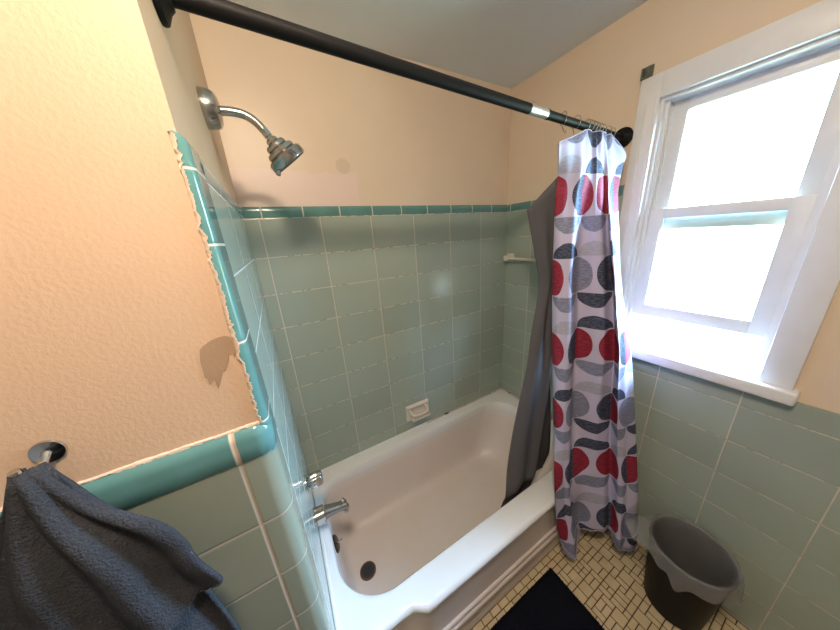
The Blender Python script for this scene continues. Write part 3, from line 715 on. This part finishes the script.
# ------------------------------------------------------------------ bath mat
M_MAT = mat('navy_mat_pile', (.006, .007, .013), .95, 0, .1)
mx0, mx1, my0, my1 = .25, 1.0, -1.36, -.848
bm = BM()
N1, N2 = 90, 62; rows = []
for j in range(N2 + 1):
    r = []
    for i in range(N1 + 1):
        s = i / N1; t = j / N2
        e = min(s, 1 - s) * (mx1 - mx0); e2 = min(t, 1 - t) * (my1 - my0); e = min(e, e2)
        h = .016 * smoothstep(-.004, .014, e) + .0026 * (random.random() - .5) * (e > 0)
        r.append(Vector((mx0 + s * (mx1 - mx0) + random.uniform(-.0012, .0012), my0 + t * (my1 - my0) + random.uniform(-.0012, .0012), .0022 + h)))
    rows.append(r)
grid(bm, rows)
box(bm, (mx0 + .002, my0 + .002, .0022), (mx1 - .002, my1 - .002, .006))
bmat = obj('bath_mat', bm, M_MAT, None, 80)
tag(bmat, 'dark navy rectangular bath mat on the floor in front of the bathtub', 'bath mat')
bm = BM()
for k in range(15000):
    x = random.uniform(mx0 - .001, mx1 + .001); y = random.uniform(my0 - .001, my1 + .001)
    if k < 4000: x = random.choice((mx1 - abs(random.gauss(0, .004)), x)); y = my1 - abs(random.gauss(0, .004)) if x < mx1 - .02 else y
    e = min(x - mx0, mx1 - x, y - my0, my1 - y)
    z0 = .003 + .014 * smoothstep(-.004, .014, e); a = random.uniform(0, 6.28); rr = .0014
    tip = Vector((x + random.gauss(0, .002), y + random.gauss(0, .002), z0 + random.uniform(.003, .007)))
    b = [bm.verts.new((x + rr * math.cos(a + q), y + rr * math.sin(a + q), z0)) for q in (0, 2.1, 4.2)]; tp = bm.verts.new(tip)
    for q in range(3): bm.faces.new((b[q], b[(q + 1) % 3], tp))
pile = obj('pile', bm, M_MAT, bmat, 80); pile['kind'] = 'stuff'

# ------------------------------------------------------------------ waste bin with its bag
BC = Vector((1.358, -1.212, 0))
M_BIN = mat('black_plastic', (.006, .006, .006), .45, 0, .2)
bm = BM()
lathe(bm, BC, (0, 0, 1), [(0, .0025), (.092, .0025), (.100, .008), (.128, .348), (.133, .352), (.133, .360), (.126, .360), (.124, .348), (.093, .012), (0, .010)], 44, cap=False)
binr = obj('waste_bin', bm, M_BIN, None); tag(binr, 'round black waste bin on the floor under the window', 'waste bin')
M_BAG = bpy.data.materials.new('clear_plastic_film'); M_BAG.use_nodes = True
T = M_BAG.node_tree; b = T.nodes['Principled BSDF']; b.inputs['Base Color'].default_value = (.36, .355, .36, 1); b.inputs['Roughness'].default_value = .25
tr = T.nodes.new('ShaderNodeBsdfTransparent'); ms = T.nodes.new('ShaderNodeMixShader'); ms.inputs[0].default_value = .56
T.links.new(b.outputs[0], ms.inputs[1]); T.links.new(tr.outputs[0], ms.inputs[2]); T.links.new(ms.outputs[0], T.nodes['Material Output'].inputs[0])
vec, *_ = coords(M_BAG); bump(M_BAG, noise(M_BAG, vec, 26, 4, .6), .012, .8)
bm = BM(); rows = []
prof = [(.088, .06), (.104, .22), (.118, .345), (.124, .367), (.131, .372), (.138, .366), (.141, .350), (.143, .332), (.145, .315), (.147, .300)]
for k, (r, z) in enumerate(prof):
    row = []
    for i in range(96):
        a = 2 * PI * i / 96
        fl2 = smoothstep(4, 9, k)
        amp = .002 + .010 * fl2 if k > 3 else .0
        lobe = math.exp(-((a - 2.1) ** 2) / .22)                      # the corner of the bag that sticks out to the curtain
        rr = r + amp * (math.sin(9 * a + k * .5) * .6 + math.sin(17 * a + 1.3 + k) * .4) + fl2 * .078 * lobe
        zz = z + fl2 * (.018 * math.sin(5 * a + 1) + .012 * math.sin(13 * a)) + (.075 * lobe * fl2)
        q = BC + Vector((rr * math.cos(a), rr * math.sin(a), zz))
        q.x = min(q.x, 1.512)
        row.append(q)
    rows.append(row)
grid(bm, rows, True)
bag = obj('bin_bag', bm, M_BAG, None, 80); tag(bag, 'crumpled clear plastic bag lining the black waste bin', 'bin bag')

# ------------------------------------------------------------------ towel on its hook
HX, HZ = -.262, 1.44
hkw = thing('towel_hook', 'small metal hook on the peach wall holding the blue towel', 'hook', (HX, -.80, HZ))
bm = BM(); lathe(bm, (HX, -.799, HZ), (0, -1, 0), [(0, 0), (.018, 0), (.017, .004), (.0, .006)], 28, cap=False); part('base', bm, M_CHROME, hkw)
bm = BM(); tube(bm, crom([(HX, -.803, HZ), (HX, -.825, HZ - .012), (HX, -.846, HZ - .008), (HX, -.852, HZ + .012)], 5), .005, 10); part('prong', bm, M_CHROME, hkw)
M_TOW = mat('slate_blue_terry', (.050, .060, .095), .95, 0, .15)
vec, *_ = coords(M_TOW); n = noise(M_TOW, vec, 330, 2); n2 = noise(M_TOW, vec, 30, 3)
setin(M_TOW, 'Base Color', mixc(M_TOW, n * .6 + n2 * .4, (.018, .019, .022), (.068, .069, .078))); bump(M_TOW, n + n2 * .5, .004, .9)
tow = thing('hand_towel', 'slate blue terry towel hanging against the green wainscot', 'towel', (HX, -.83, 1.1))
def fan(right, left, ph, y0, fold):
    """cloth hanging from the hook: right/left edges as (x, z) lists of equal length"""
    rows = []
    for k, (a, b) in enumerate(zip(right, left)):
        r = []
        for i in range(13):
            s = i / 12
            x = a[0] + (b[0] - a[0]) * s; z = a[1] + (b[1] - a[1]) * s
            amp = fold * min(1, k / 2)
            r.append(Vector((x, y0 - amp * (.5 + .5 * math.sin(s * 19 + ph + k * .25)) - .012 * math.sin(s * PI), z)))
        rows.append(r)
    return rows
bm = BM()
rt = [(-.255, 1.445), (-.215, 1.36), (-.165, 1.30), (-.148, 1.25), (-.143, 1.195), (-.134, 1.16), (-.126, 1.126), (-.136, 1.116)]
lf = [(-.270, 1.445), (-.31, 1.36), (-.345, 1.28), (-.36, 1.20), (-.37, 1.12), (-.375, 1.06), (-.38, 1.02), (-.38, 1.01)]
grid(bm, cloth_grid(fan(rt, lf, 0, -.842, .026), 3, 4)); f1 = part('front_layer', bm, M_TOW, tow, 80); solidify(f1, .007)
bm = BM()
rt = [(-.252, 1.44), (-.225, 1.36), (-.190, 1.28), (-.172, 1.20), (-.168, 1.14), (-.162, 1.08), (-.155, 1.01), (-.150, .94), (-.146, .85), (-.15, .72)]
lf = [(-.272, 1.44), (-.31, 1.36), (-.345, 1.28), (-.36, 1.20), (-.37, 1.12), (-.38, 1.06), (-.39, 1.0), (-.40, .93), (-.40, .84), (-.41, .70)]
grid(bm, cloth_grid(fan(rt, lf, 1.7, -.828, .020), 3, 4)); f2 = part('back_layer', bm, M_TOW, tow, 80); solidify(f2, .007)

# old bracket left on the window casing
br = thing('curtain_bracket', 'small tarnished bracket at the top corner of the window casing', 'bracket', (1.52, -.694, 2.25))
bm = BM(); box(bm, (1.5225, -.712, 2.222), (1.5285, -.676, 2.282), .002); part('wall_plate', bm, M_RUST, br)
bm = BM(); box(bm, (1.502, -.708, 2.238), (1.523, -.702, 2.274), .001); box(bm, (1.502, -.686, 2.238), (1.523, -.680, 2.274), .001); box(bm, (1.5, -.708, 2.236), (1.523, -.680, 2.240), .001); part('cup', bm, M_RUST, br)
